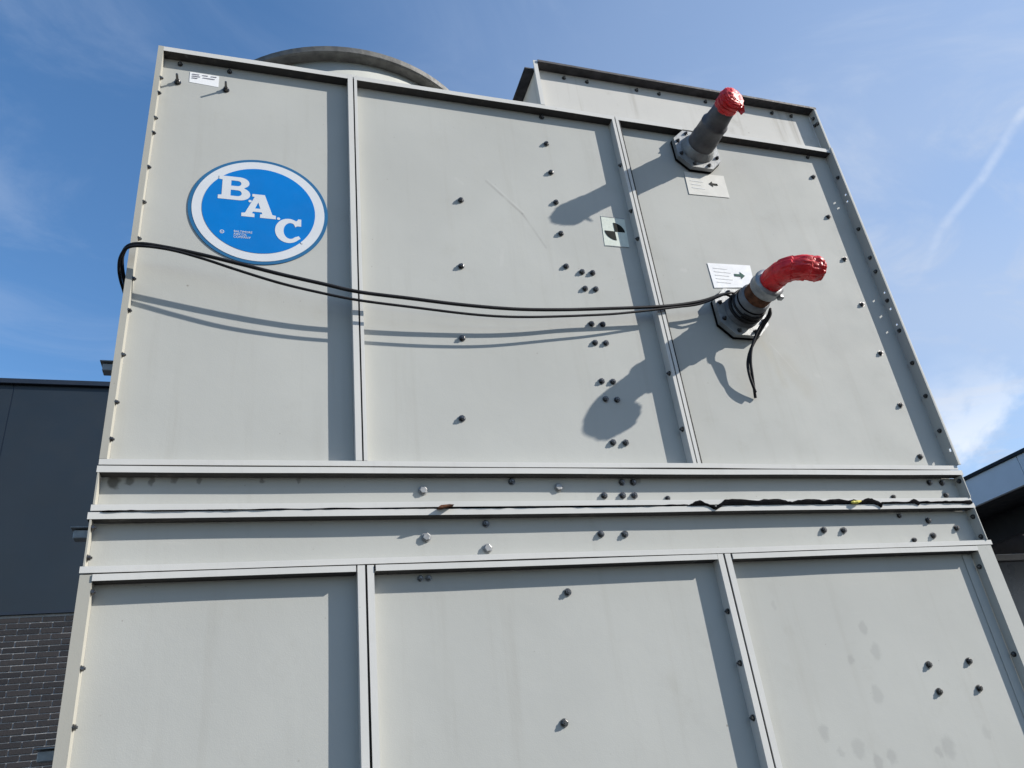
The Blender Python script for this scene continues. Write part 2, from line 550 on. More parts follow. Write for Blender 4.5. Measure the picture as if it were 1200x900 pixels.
def catmull(pts, n=10):
    P = [Vector(p) for p in pts]
    P = [2 * P[0] - P[1]] + P + [2 * P[-1] - P[-2]]
    out = []
    for i in range(1, len(P) - 2):
        a, b, c, d = P[i - 1:i + 3]
        for k in range(n):
            t = k / n
            out.append(0.5 * ((2 * b) + (c - a) * t + (2 * a - 5 * b + 4 * c - d) * t * t + (3 * b - a - 3 * c + d) * t ** 3))
    out.append(P[-2])
    return out


def tube(bm, path, rad, seg=10, cap=True, fn=None):
    """sweep along path; rad scalar or list; fn(i, k, angle) -> radius factor"""
    n = len(path)
    up = Vector((0.13, 0.2, 0.97))
    rings = []
    tprev = None
    for i in range(n):
        t = (path[min(i + 1, n - 1)] - path[max(i - 1, 0)]).normalized()
        if tprev is None:
            u = (up - t * up.dot(t)).normalized()
        else:
            u = (u - t * u.dot(t)).normalized()
        v = t.cross(u)
        tprev = t
        r = rad[i] if isinstance(rad, (list, tuple)) else rad
        ring = []
        for k in range(seg):
            a = 2 * math.pi * k / seg
            rr = r * (fn(i, k, a) if fn else 1.0)
            ring.append(bm.verts.new(path[i] + (u * math.cos(a) + v * math.sin(a)) * rr))
        rings.append(ring)
    for i in range(n - 1):
        for k in range(seg):
            k2 = (k + 1) % seg
            bm.faces.new((rings[i][k], rings[i][k2], rings[i + 1][k2], rings[i + 1][k]))
    if cap:
        bm.faces.new(rings[0][::-1])
        bm.faces.new(rings[-1])
    return rings


def lathe_y(bm, cx, cz, prof, seg=36, a0=0.0):
    """closed revolve round an axis parallel to y; prof = [(y, r), ...]"""
    rings = []
    for (y, r) in prof:
        rings.append([bm.verts.new((cx + r * math.cos(a0 + 2 * math.pi * k / seg), y, cz + r * math.sin(a0 + 2 * math.pi * k / seg))) for k in range(seg)])
    for i in range(len(prof) - 1):
        for k in range(seg):
            k2 = (k + 1) % seg
            bm.faces.new((rings[i][k], rings[i][k2], rings[i + 1][k2], rings[i + 1][k]))
    bm.faces.new(rings[0][::-1])
    bm.faces.new(rings[-1])


# ------------------------------------------------------------------ setting: ground
bm = bmesh.new()
g = 600.0
vs = [bm.verts.new(p) for p in ((-g, -g, 0), (g, -g, 0), (g, g, 0), (-g, g, 0))]
bm.faces.new(vs)
tag(obj('ground', bm, 'concrete'), kind='structure')

# ------------------------------------------------------------------ industrial building behind
BY = 8.0
bld = empty('industrial_building', (2.0, BY + 3.0, 0.0), 'dark slate clad industrial building with a brick base behind the tower', 'building')
bm = bmesh.new()
box(bm, -13.0, 8.0, BY + 0.16, BY + 9.0, 0.0, 6.70)
obj('wall_core', bm, 'soffit', bld)
SEAM = -2.588
bm = bmesh.new()
box(bm, -13.0, 7.95, BY + 0.006, BY + 0.158, 3.934, 6.702)
obj('panel_backing', bm, 'coping', bld)
PW = 1.50
k0, k1 = -7, 7
for k in range(k0, k1):
    bm = bmesh.new()
    x0 = SEAM + k * PW
    box(bm, x0 + 0.008, x0 + PW - 0.008, BY, BY + 0.0055, 3.935, 6.703)
    obj('wall_panel', bm, 'clad', bld)
bm = bmesh.new()
box(bm, SEAM + k0 * PW - 0.1, SEAM + k1 * PW + 0.1, BY - 0.05, BY + 9.2, 6.705, 6.775, 0.006)
obj('coping', bm, 'coping', bld)
bm = bmesh.new()
box(bm, SEAM + k0 * PW, 10.4, BY - 0.02, BY + 0.15, 3.90, 3.932)
obj('drip_trim', bm, 'coping', bld)
bm = bmesh.new()
box(bm, -13.0, 10.4, BY + 0.014, BY + 0.155, 0.0, 3.898)
bw = obj('brick_wall', bm, 'mortar', bld)
BL, BH, JT = 0.22, 0.0625, 0.011
brick_me = {}
rest = bmesh.new()
for r in range(0, 62):
    z0 = r * BH + JT / 2
    off = 0.11 * (r % 2)
    for c in range(-59, 47):
        x0 = c * BL + off + JT / 2
        x1 = x0 + BL - JT
        xm, zm = (x0 + x1) / 2, z0 + (BH - JT) / 2
        dy = random.uniform(-0.0025, 0.0025)
        if -2.55 < xm < -1.15 and zm > 2.15:
            key = random.randrange(4)
            if key not in brick_me:
                b2 = bmesh.new()
                j = [random.uniform(-0.0015, 0.0015) for _ in range(4)]
                box(b2, -(BL - JT) / 2 + j[0], (BL - JT) / 2 + j[1], -0.012, 0.0, -(BH - JT) / 2 + j[2], (BH - JT) / 2 + j[3], 0.0015)
                me = bpy.data.meshes.new('brick')
                b2.to_mesh(me)
                b2.free()
                me.materials.append(M['brick'])
                brick_me[key] = me
            o = bpy.data.objects.new('brick', brick_me[key])
            _link(o, bw, (xm, BY + 0.0175 + dy * 0.6, zm))
        elif x1 < 10.4 and x0 > -13.0:
            box(rest, x0, x1, BY + 0.0055 + dy * 0.6, BY + 0.0175, z0, z0 + BH - JT)
tag(obj('brickwork', rest, 'brick', bw), kind='stuff')
# glazed strip under the canopy on the right
bm = bmesh.new()
box(bm, 10.42, 17.0, BY - 0.03, BY + 0.15, 4.06, 4.16, 0.008)
obj('lintel', bm, 'trim', bld)
bm = bmesh.new()
box(bm, 8.0, 17.2, BY + 0.16, BY + 6.0, 0.0, 5.0)
obj('annex', bm, 'soffit', bld)
for i in range(5):
    x0 = 10.45 + i * 1.3
    bm = bmesh.new()
    box(bm, x0 + 0.03, x0 + 1.27, BY + 0.02, BY + 0.06, 0.15, 4.04)
    wn_ = obj('window', bm, 'glass', bld)
    bm = bmesh.new()
    box(bm, x0 - 0.03, x0 + 0.028, BY - 0.02, BY + 0.14, 0.0, 4.055)
    obj('frame', bm, 'coping', wn_)

# ------------------------------------------------------------------ canopy on the right
FX = 10.0
cz0, cz1 = 4.452, 4.838
can = empty('canopy', (12.0, 2.0, 0.0), 'pale blue edged flat canopy jutting out beside the tower on the right', 'canopy')
ys = [-6.2 + 2.35 * i for i in range(7)]
for i in range(6):
    bm = bmesh.new()
    y1 = min(ys[i + 1], BY - 0.06)
    box(bm, FX, FX + 0.06, ys[i] + 0.004, y1 - 0.004, cz0, cz1, 0.004)
    obj('fascia_panel', bm, 'fascia', can)
bm = bmesh.new()
box(bm, FX - 0.03, FX + 0.30, ys[0] - 0.05, BY - 0.06, cz1 + 0.002, cz1 + 0.05, 0.005)
obj('roof_edge', bm, 'clad', can)
bm = bmesh.new()
box(bm, FX + 0.061, FX + 7.0, ys[0], BY - 0.062, cz0 + 0.02, cz1 - 0.02)
obj('roof_slab', bm, 'soffit', can)
bm = bmesh.new()
box(bm, FX + 0.9, FX + 1.05, ys[0] + 0.2, BY - 0.07, cz0 - 0.34, cz0 + 0.018, 0.004)
obj('edge_beam', bm, 'soffit', can)
for yy in (-5.0, 0.5, 6.0):
    bm = bmesh.new()
    box(bm, FX + 0.9, FX + 1.05, yy, yy + 0.15, 0.0, cz0 - 0.342)
    obj('post', bm, 'soffit', can)

# ------------------------------------------------------------------ cooling tower
tw = empty('cooling_tower', (1.2, 0.8, 0.0), 'large grey sheet metal cooling tower with bolted panels and blue round logo', 'cooling tower')
DEEP = 1.62

# hidden carcass: sides and back of both sections
bm = bmesh.new()
box(bm, 0.006, 2.384, 0.036, DEEP, 2.344, 3.652)
obj('upper_carcass', bm, 'casing', tw)
bm = bmesh.new()
box(bm, 0.010, 2.380, 0.036, DEEP, 2.10, 2.340)
obj('joint_carcass', bm, 'casing', tw)
bm = bmesh.new()
box(bm, 0.004, 2.384, 0.036, DEEP + 0.01, 0.20, 2.096)
obj('lower_carcass', bm, 'casing', tw)
bm = bmesh.new()
box(bm, -0.02, 2.41, -0.01, DEEP + 0.03, 0.0, 0.195, 0.006)
obj('base_frame', bm, 'casing', tw)
bm = bmesh.new()
box(bm, 0.0, 2.39, 0.0045, DEEP + 0.01, 3.6535, 3.6605)
roof = obj('roof_sheet', bm, 'galv', tw)

ZT, ZA = 3.645, 2.341
# upper panels
panels = {}
for key, x0, x1, mt, sd in (('a', 0.015, 0.550, 'casing', 1.0), ('b', 0.5785, 1.463, 'casing_mid', 2.0), ('c', 1.487, 2.388, 'casing_right', 3.0)):
    p = obj('panel', sheet(x0, x1, ZA, ZT, DP, seed=sd), mt, tw)
    panels[key] = p
    if key != 'c':
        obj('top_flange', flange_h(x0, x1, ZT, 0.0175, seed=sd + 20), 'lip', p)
tc1, tc2 = 1.742, 1.835
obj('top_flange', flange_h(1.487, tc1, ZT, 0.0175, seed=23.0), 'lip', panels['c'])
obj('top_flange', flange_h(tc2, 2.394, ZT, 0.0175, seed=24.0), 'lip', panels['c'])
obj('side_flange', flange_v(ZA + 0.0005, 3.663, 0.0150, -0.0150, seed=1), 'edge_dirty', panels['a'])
obj('side_flange', flange_v(ZA + 0.0005, 3.664, 0.550, 0.0152, seed=2), 'lip', panels['a'])
obj('side_flange', flange_v(ZA + 0.0005, 3.664, 0.5785, -0.0088, seed=3), 'lip', panels['b'])
obj('side_flange', flange_v(ZA + 0.0005, 3.6645, 1.463, 0.0104, seed=4), 'lip', panels['b'])
obj('side_flange', flange_v(ZA + 0.0005, 3.6645, 1.4875, -0.0103, seed=5), 'lip', panels['c'])


def holed_flange(x, z0, z1, y_front, y_back, holes, seed):
    """right-hand vertical flange (sheet in the y-z plane) with small square-ish slots cut right through"""
    bm = bmesh.new()
    zs = sorted({z0, z1} | {h[1] - h[2] for h in holes} | {h[1] + h[2] for h in holes})
    yset = sorted({y_front, y_back} | {h[0] - h[3] for h in holes} | {h[0] + h[3] for h in holes})
    cell = {}
    for i in range(len(yset) - 1):
        for j in range(len(zs) - 1):
            ym, zm = (yset[i] + yset[i + 1]) / 2, (zs[j] + zs[j + 1]) / 2
            if any(abs(ym - h[0]) < h[3] and abs(zm - h[1]) < h[2] for h in holes):
                continue
            cell[(i, j)] = 1
    vc = {}

    def V(i, j, s):
        k = (i, j, s)
        if k not in vc:
            vc[k] = bm.verts.new((x + s * T, yset[i], zs[j]))
        return vc[k]
    for (i, j) in cell:
        for s in (0, 1):
            bm.faces.new((V(i, j, s), V(i + 1, j, s), V(i + 1, j + 1, s), V(i, j + 1, s)))
        for (a, b, di, dj) in (((i, j), (i, j + 1), -1, 0), ((i + 1, j), (i + 1, j + 1), 1, 0), ((i, j), (i + 1, j), 0, -1), ((i, j + 1), (i + 1, j + 1), 0, 1)):
            if (i + di, j + dj) not in cell:
                bm.faces.new((V(*a, 0), V(*b, 0), V(*b, 1), V(*a, 1)))
    return bm


holes = [(0.008, 3.441, 0.0045, 0.004), (0.012, 3.412, 0.0045, 0.004), (0.010, 2.997, 0.004, 0.0035),
         (0.012, 2.930, 0.0045, 0.004), (0.012, 2.866, 0.0040, 0.0035),
         (0.002, 2.394, 0.0055, 0.0035)]
rf = obj('side_flange', holed_flange(2.388, ZA, 3.662, -0.008, DP, holes, 0), 'casing', panels['c'])
bm = bmesh.new()
box(bm, 2.3915, 2.3975, -0.008, -0.005, ZA, 3.664, 0.0006)
obj('edge_lip', bm, 'lip', rf)
for z in (3.526, 3.278, 3.148, 3.087, 2.963, 2.840, 2.713, 2.589, 2.464):
    bolt(rf, 2.388, 0.010, z, BOLT_SMALL, '-x')

# seams between trays
def seam(parent, x0, x1, y0, y1, z0, z1):
    b_ = bmesh.new()
    box(b_, x0, x1, y0, y1, z0, z1)
    return obj('sealant', b_, 'seal', parent)


seam(panels['a'], 0.5656, 0.5693, 0.006, 0.02, ZA + 0.001, 3.655)
seam(panels['b'], 1.4738, 1.4768, 0.006, 0.02, ZA + 0.001, 3.655)
seam(panels['c'], 1.4878, 1.4922, 0.0005, 0.0295, ZA + 0.001, 3.64)

# bolts on the upper panels
for (x, z) in ((1.208, 3.510), (1.206, 3.382), (1.205, 3.255), (1.203, 3.128), (1.201, 3.001), (1.251, 2.985), (1.286, 2.985), (1.251, 2.923), (1.286, 2.924),
               (1.250, 2.796), (1.286, 2.797), (1.250, 2.731), (1.285, 2.732), (1.248, 2.603), (1.283, 2.603), (1.250, 2.546), (1.285, 2.545),
               (1.248, 2.413), (1.286, 2.413), (0.888, 3.219), (0.868, 2.967), (0.850, 2.720), (0.829, 2.474), (1.208, 3.634)):
    bolt(panels['b'], x, DP - 0.0012, z)
for (x, z) in ((0.193, 3.548), (0.059, 3.551)):
    bolt(panels['a'], x, DP - 0.001, z, BOLT_LONG)
for x in (0.06, 0.199):
    bolt(panels['a'], x, DP - 0.001, 3.628, BOLT_SMALL)
for z in (3.531, 3.338, 3.145, 2.951, 2.756, 2.562, 2.382):
    bolt(panels['c'], 2.289, DP - 0.0012, z, BOLT)
bolt(panels['c'], 2.298, DP - 0.001, 3.632, BOLT_SMALL)
for z in (3.535, 3.474, 3.375, 3.318, 3.192, 3.070, 2.950, 2.825, 2.731, 2.607, 2.482, 2.390):
    bolt(panels['a'], 0.015, 0.006, z, BOLT_TINY, '+x')
for z in (3.24, 3.125, 2.63, 3.44, 2.45):
    bolt(panels['b'], 1.463, 0.012, z, BOLT_SMALL, '-x')

# joint between the two sections: two shallow channels
obj('lower_rail', flange_h(0.0, 2.3870, ZA, -0.0132, seed=31), 'lip', tw)
jb1 = obj('joint_panel', sheet(0.004, 2.388, 2.2365, 2.3093, DP, seed=5), 'casing_joint', tw)
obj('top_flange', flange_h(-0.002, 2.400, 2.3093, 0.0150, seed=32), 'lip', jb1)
obj('bottom_flange', flange_h(-0.003, 2.392, 2.2365, -0.0136, seed=33, wob=0.0018), 'lip', jb1)
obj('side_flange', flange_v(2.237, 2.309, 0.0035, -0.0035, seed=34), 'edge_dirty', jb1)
bm = bmesh.new()
box(bm, 2.388, 2.391, -0.003, DP, 2.2370, 2.3090)
obj('side_flange', bm, 'casing', jb1)
jb2 = obj('joint_panel', sheet(0.002, 2.386, 2.104, 2.2037, DP, seed=6), 'casing', tw)
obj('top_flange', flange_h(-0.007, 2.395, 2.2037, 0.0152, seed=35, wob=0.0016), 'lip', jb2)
obj('bottom_flange', flange_h(-0.007, 2.404, 2.104, -0.0136, seed=36, wob=0.0014), 'lip', jb2)
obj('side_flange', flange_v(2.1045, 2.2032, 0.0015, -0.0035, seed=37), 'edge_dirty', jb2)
bm = bmesh.new()
box(bm, 2.386, 2.389, -0.003, DP, 2.1045, 2.2032)
jf2 = obj('side_flange', bm, 'casing', jb2)
seam(jb1, 0.0, 2.395, 0.005, 0.02, 2.3247, 2.3275)
seam(jb2, 0.0, 2.39, 0.004, 0.02, 2.2192, 2.2226)
seam(jb2, 0.0, 2.39, 0.005, 0.02, 2.0870, 2.0903)
for (x, z, me) in ((0.714, 2.276, BOLT_BIG), (0.944, 2.299, BOLT), (1.069, 2.283, BOLT_BIG), (1.252, 2.297, BOLT), (1.285, 2.297, BOLT), (1.194, 2.260, BOLT),
                   (1.247, 2.260, BOLT), (1.281, 2.260, BOLT), (1.378, 2.251, BOLT_SMALL), (2.286, 2.296, BOLT), (2.334, 2.295, BOLT), (2.331, 2.254, BOLT), (2.13, 2.25, BOLT_SMALL)):
    bolt(jb1, x, DP - 0.0008, z, me)
bolt(jb1, 2.388, 0.012, 2.294, BOLT_SMALL, '-x')
for (x, z, me) in ((0.865, 2.189, BOLT), (0.715, 2.158, BOLT_BIG), (0.863, 2.127, BOLT_BIG), (1.166, 2.157, BOLT), (1.233, 2.155, BOLT), (1.847, 2.154, BOLT),
                   (1.914, 2.152, BOLT), (2.227, 2.176, BOLT), (2.225, 2.130, BOLT), (2.323, 2.151, BOLT), (2.127, 2.192, BOLT_SMALL), (2.15, 2.118, BOLT_SMALL)):
    bolt(jb2, x, DP - 0.0008, z, me)
for z in (2.188, 2.124):
    bolt(jb2, 0.0015, 0.010, z, BOLT_SMALL, '+x')
for z in (2.180, 2.118):
    bolt(jf2, 2.386, 0.012, z, BOLT_SMALL, '-x')

# lower panels
ZC, ZB = 2.073, 0.22
low = {}
for key, x0, x1, a0, a1, mt, sd in (('a', 0.0185, 0.549, 0.0185, 0.5455, 'casing', 7.0), ('b', 0.585, 1.471, 0.5895, 1.468, 'casing', 8.0), ('c', 1.510, 2.337, 1.5135, 2.3385, 'casing_spots', 9.0)):
    p = obj('panel', sheet(x0, x1, ZB, ZC, DP, seed=sd), mt, tw)
    low[key] = p
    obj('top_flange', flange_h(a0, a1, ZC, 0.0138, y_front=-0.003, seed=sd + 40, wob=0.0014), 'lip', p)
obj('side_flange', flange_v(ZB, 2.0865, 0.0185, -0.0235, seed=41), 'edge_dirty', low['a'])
obj('side_flange', flange_v(ZB, 2.0880, 0.549, 0.0165, seed=42), 'lip', low['a'])
obj('side_flange', flange_v(ZB, 2.0880, 0.5858, -0.0150, seed=43), 'lip', low['b'])
obj('side_flange', flange_v(ZB, 2.0880, 1.471, 0.0165, seed=44), 'lip', low['b'])
obj('side_flange', flange_v(ZB, 2.0880, 1.5090, -0.0165, seed=45), 'lip', low['c'])
lrf = obj('side_flange', flange_v(ZB, 2.0885, 2.340, 0.056, y_front=0.001, seed=46), 'casing', low['c'])
bm = bmesh.new()
box(bm, 2.303, 2.3365, DP - 0.0032, DP - 0.0004, ZB, ZC - 0.004, 0.0005)
obj('overlap_strip', bm, 'casing', low['c'])
seam(low['a'], 0.5660, 0.5700, 0.006, 0.02, ZB, 2.084)
seam(low['b'], 1.4880, 1.4920, 0.006, 0.02, ZB, 2.084)
for (x, z) in ((0.695, 2.061), (0.714, 2.061)):
    bolt(low['b'], x, DP - 0.001, z, BOLT_SMALL)
for (x, z) in ((1.053, 2.014), (1.000, 1.726), (1.02, 1.30)):
    bolt(low['b'], x, DP - 0.001, z)
for (x, z) in ((2.050, 1.779), (2.188, 1.779), (2.054, 1.711), (2.189, 1.709)):
    bolt(low['c'], x, DP - 0.001, z)
for z in (2.03, 1.785, 1.5, 1.2):
    bolt(lrf, 2.340, 0.016, z, BOLT_SMALL, '-x')
for z in (2.052, 1.905, 1.800, 1.6, 1.4):
    bolt(low['a'], 0.0185, 0.006, z, BOLT_TINY, '+x')
for z in (1.944, 1.819, 1.695):
    bolt(low['b'], 1.471, 0.012, z, BOLT_SMALL, '-x')

# torn gasket squeezed out of the middle joint
bm = bmesh.new()


def ribbon(bm, pts, y0, y1):
    """pts: (x, zlow, zhigh); y0 outer face, slightly buckled"""
    rows = []
    for i, (x, a, b) in enumerate(pts):
        j = 0.0022 * noise.noise((x * 40, 1.3, 0))
        rows.append([bm.verts.new((x, y0 + j, a)), bm.verts.new((x, y0 - 0.0015 + j, (a + b) / 2)), bm.verts.new((x, y0 + 0.001 + j, b)), bm.verts.new((x, y1, b)), bm.verts.new((x, y1, a))])
    for i in range(len(rows) - 1):
        for k in range(5):
            k2 = (k + 1) % 5
            bm.faces.new((rows[i][k], rows[i][k2], rows[i + 1][k2], rows[i + 1][k]))
    bm.faces.new(rows[0][::-1])
    bm.faces.new(rows[-1])


prof = [(1.420, 2.2210, 2.2218), (1.432, 2.2195, 2.2260), (1.445, 2.2205, 2.2330), (1.455, 2.2205, 2.2340), (1.468, 2.2200, 2.2280), (1.480, 2.2160, 2.2225), (1.492, 2.2085, 2.2190),
        (1.500, 2.2075, 2.2160), (1.512, 2.2140, 2.2230), (1.524, 2.2195, 2.2300), (1.536, 2.2200, 2.2355), (1.555, 2.2205, 2.2370), (1.600, 2.2205, 2.2350), (1.630, 2.2205, 2.2310),
        (1.655, 2.2205, 2.2350), (1.700, 2.2205, 2.2365), (1.725, 2.2205, 2.2320), (1.745, 2.2205, 2.2270), (1.765, 2.2205, 2.2320), (1.800, 2.2205, 2.2350), (1.830, 2.2205, 2.2340),
        (1.850, 2.2205, 2.2280), (1.870, 2.2205, 2.2330), (1.905, 2.2205, 2.2350), (1.935, 2.2205, 2.2290), (1.955, 2.2205, 2.2320), (1.985, 2.2205, 2.2300), (2.000, 2.2205, 2.2350),
        (2.020, 2.2200, 2.2350), (2.035, 2.2150, 2.2280), (2.045, 2.2080, 2.2240), (2.052, 2.2200, 2.2245), (2.090, 2.2195, 2.2245), (2.120, 2.2195, 2.2250), (2.150, 2.2200, 2.2240),
        (2.170, 2.2195, 2.2330), (2.182, 2.2130, 2.2300), (2.190, 2.2195, 2.2250), (2.230, 2.2195, 2.2240), (2.262, 2.2190, 2.2250), (2.300, 2.2190, 2.2255), (2.345, 2.2180, 2.2250),
        (2.378, 2.2150, 2.2280), (2.392, 2.2180, 2.2240)]
fine = []
for i in range(len(prof) - 1):
    a, b = prof[i], prof[i + 1]
    for k in range(3):
        t = k / 3
        x = a[0] + (b[0] - a[0]) * t
        fine.append((x, a[1] + (b[1] - a[1]) * t, a[2] + (b[2] - a[2]) * t + 0.0034 * noise.noise((x * 95, 7, 0))))
ribbon(bm, fine, -0.004, 0.003)
thin_ = []
x = 0.02
while x < 1.42:
    hgt = 0.0012 + 0.0042 * max(0, noise.noise((x * 9, 3, 0)) + 0.25 * noise.noise((x * 60, 5, 0)))
    dn = 0.0026 * max(0, noise.noise((x * 14, 12, 0)))
    thin_.append((x, 2.2200 - dn, 2.2212 + hgt))
    x += 0.011
ribbon(bm, thin_, -0.0012, 0.003)
obj('torn_gasket', bm, 'black', jb1, smooth=False)
bm = bmesh.new()
tube(bm, catmull([(1.940, -0.006, 2.223), (1.958, -0.009, 2.2225), (1.975, -0.008, 2.226)], 5), [0.002, 0.0036, 0.0044, 0.0036, 0.0042, 0.0046, 0.0040, 0.0036, 0.0030, 0.0026, 0.0012], 7)
obj('foam_scrap', bm, 'yellow', jb1)
bm = bmesh.new()
pl = [(0.738, 2.2170), (0.746, 2.2225), (0.768, 2.2245), (0.778, 2.2235), (0.760, 2.2195), (0.750, 2.2165)]
prism(bm, pl, 1, -0.016, -0.0012)
obj('rusty_flake', bm, 'rust', jb1)

# plenum box on the roof, right half
bxp = obj('plenum_panel', sheet(1.2155, 2.385, 3.664, 3.874, DP, seed=11, amp=0.0025), 'galv', tw)
bm = bmesh.new()
box(bm, 1.216, 2.383, 0.036, 1.30, 3.664, 3.872)
obj('plenum_body', bm, 'galv', bxp)
bm = bmesh.new()
prism(bm, [(DP, 3.8745), (-0.006, 3.8745), (-0.006, 3.884), (-0.003, 3.884), (-0.003, 3.8775), (DP, 3.8775)], 0, 1.2155, 2.398, 18, 0.0008, 3.3, 0.0006)
obj('top_flange', bm, 'dark_flange', bxp)
bm = bmesh.new()
box(bm, 1.178, 2.392, DP + 0.0005, 1.33, 3.8745, 3.8795)
obj('lid', bm, 'dark_flange', bxp)
obj('side_flange', flange_v(3.6635, 3.8835, 1.2150, -0.0150, y_front=-0.001, seed=51), 'lip', bxp)
bm = bmesh.new()
box(bm, 2.3855, 2.3885, -0.006, DP, 3.664, 3.874)
prf = obj('side_flange', bm, 'casing', bxp)
bm = bmesh.new()
box(bm, 2.389, 2.395, -0.006, -0.003, 3.666, 3.8735, 0.0006)
obj('edge_lip', bm, 'lip', prf)
for x in (1.323, 1.413, 1.613, 1.706, 1.905, 2.000, 2.204, 2.294):
    bolt(bxp, x, DP - 0.001, 3.851, BOLT_SMALL)
for (y, z) in ((0.012, 3.838), (0.016, 3.805), (0.002, 3.80)):
    bolt(prf, 2.3855, y, z, BOLT_SMALL, '-x')

# fan cowl on the roof, left half
FCX, FCY = 0.618, 0.81


def lathe_z(bm, cx, cy, prof, seg=96):
    rings = [[bm.verts.new((cx + r * math.cos(2 * math.pi * k / seg), cy + r * math.sin(2 * math.pi * k / seg), z)) for k in range(seg)] for (z, r) in prof]
    n = len(prof)
    for i in range(n):
        for k in range(seg):
            k2 = (k + 1) % seg
            bm.faces.new((rings[i][k], rings[i][k2], rings[(i + 1) % n][k2], rings[(i + 1) % n][k]))


bm = bmesh.new()
lathe_z(bm, FCX, FCY, [(3.6615, 0.590), (3.70, 0.582), (4.018, 0.566), (4.018, 0.556), (3.70, 0.572), (3.6615, 0.575)])
cw = obj('fan_cowl', bm, 'cowl', tw, smooth=True)
bm = bmesh.new()
lathe_z(bm, FCX, FCY, [(4.0185, 0.552), (4.0185, 0.600), (4.023, 0.606), (4.048, 0.606), (4.051, 0.602), (4.051, 0.552)])
obj('cowl_rim', bm, 'cowl_rim', cw)
bm = bmesh.new()
for k in range(9):
    rr = 0.10 + 0.052 * k
    lathe_z(bm, FCX, FCY, [(4.0515, rr), (4.0515, rr + 0.005), (4.0555, rr + 0.005), (4.0555, rr)], 40)
obj('fan_guard', bm, 'zinc', cw)
for k in range(6):
    bm = bmesh.new()
    a = k * math.pi / 3
    box(bm, 0.08, 0.50, -0.055, 0.055, -0.006, 0.006, 0.004)
    bmesh.ops.rotate(bm, verts=bm.verts, cent=(0, 0, 0), matrix=Matrix.Rotation(a, 3, 'Z') @ Matrix.Rotation(0.4, 3, 'X'))
    obj('fan_blade', bm, 'plate', cw, (FCX, FCY, 3.86))
bm = bmesh.new()
lathe_z(bm, FCX, FCY, [(3.80, 0.02), (3.80, 0.09), (3.92, 0.09), (3.92, 0.02)], 24)
obj('fan_hub', bm, 'plate', cw)

# stand-off brackets on the left side
for (z, xo) in ((3.012, -0.188), (2.437, -0.199), (1.833, -0.204)):
    bm = bmesh.new()
    box(bm, xo + 0.008, 0.006, 0.78, 0.82, z - 0.022, z + 0.004, 0.002)
    box(bm, xo, 0.0058, 0.77, 0.83, z + 0.0075, z + 0.0115, 0.001)
    box(bm, xo + 0.06, xo + 0.064, 0.785, 0.815, z + 0.0041, z + 0.0074)
    obj('mounting_bracket', bm, 'plate', tw)

# ------------------------------------------------------------------ pipe stubs
def octo(cx, cz, a, c, y0, y1):
    b_ = bmesh.new()
    pts = [(-a, -c), (-c, -a), (c, -a), (a, -c), (a, c), (c, a), (-c, a), (-a, c)]
    prism(b_, [(cx + p[0], cz + p[1]) for p in pts], 1, y0, y1, bev=0.0012)
    return b_


UX, UZ = 1.784, 3.560
bm = bmesh.new()
lathe_y(bm, UX, UZ, [(0.02, 0.050), (-0.060, 0.050), (-0.062, 0.0485), (-0.112, 0.0470), (-0.115, 0.0485), (-0.123, 0.0485), (-0.127, 0.0430), (-0.160, 0.0395), (-0.205, 0.0370), (-0.208, 0.033)])
up = obj('pipe_stub', bm, 'pipe', tw)
for f in up.data.polygons:
    f.use_smooth = len(f.vertices) == 4
obj('flange_plate', octo(UX, UZ, 0.086, 0.042, 0.020, 0.004), 'plate', up)
obj('gasket', octo(UX, UZ, 0.0875, 0.043, 0.0275, 0.0202), 'black', up)
bm = bmesh.new()
lathe_y(bm, UX, UZ, [(0.0035, 0.064), (-0.004, 0.062), (-0.020, 0.054), (-0.024, 0.0505)])
obj('collar', bm, 'plate', up)
for k in range(8):
    a = math.pi / 8 + k * math.pi / 4
    bolt(up, UX + 0.078 * math.cos(a), 0.004, UZ + 0.078 * math.sin(a), BOLT_SMALL)

LX, LZ = 1.768, 2.863
bm = bmesh.new()
lathe_y(bm, LX, LZ, [(0.02, 0.062), (-0.002, 0.060), (-0.007, 0.0505), (-0.078, 0.0500), (-0.082, 0.0455), (-0.084, 0.044)])
lp = obj('pipe_stub', bm, 'stub', tw)
for f in lp.data.polygons:
    f.use_smooth = len(f.vertices) == 4
obj('flange_plate', octo(LX, LZ, 0.087, 0.043, 0.020, 0.003), 'plate', lp)
obj('gasket', octo(LX, LZ, 0.0885, 0.044, 0.0275, 0.0202), 'black', lp)
for k in range(8):
    a = math.pi / 8 + k * math.pi / 4
    bolt(lp, LX + 0.078 * math.cos(a), 0.003, LZ + 0.078 * math.sin(a), BOLT_SMALL)
bm = bmesh.new()
lathe_y(bm, LX, LZ, [(-0.0842, 0.0432), (-0.100, 0.0436), (-0.1215, 0.0432)])
obj('rusty_pipe', bm, 'rust', lp, smooth=False)
bm = bmesh.new()
lathe_y(bm, LX, LZ, [(-0.1216, 0.043), (-0.124, 0.0475), (-0.130, 0.0485), (-0.134, 0.0468), (-0.149, 0.0468), (-0.152, 0.0485), (-0.158, 0.0475), (-0.160, 0.036)])
rg = obj('coupling_ring', bm, 'ring', lp)
for f in rg.data.polygons:
    f.use_smooth = len(f.vertices) == 4
bm = bmesh.new()
box(bm, LX + 0.026, LX + 0.043, -0.150, -0.132, LZ - 0.048, LZ - 0.032, 0.003)
obj('ring_lug', bm, 'ring', lp)


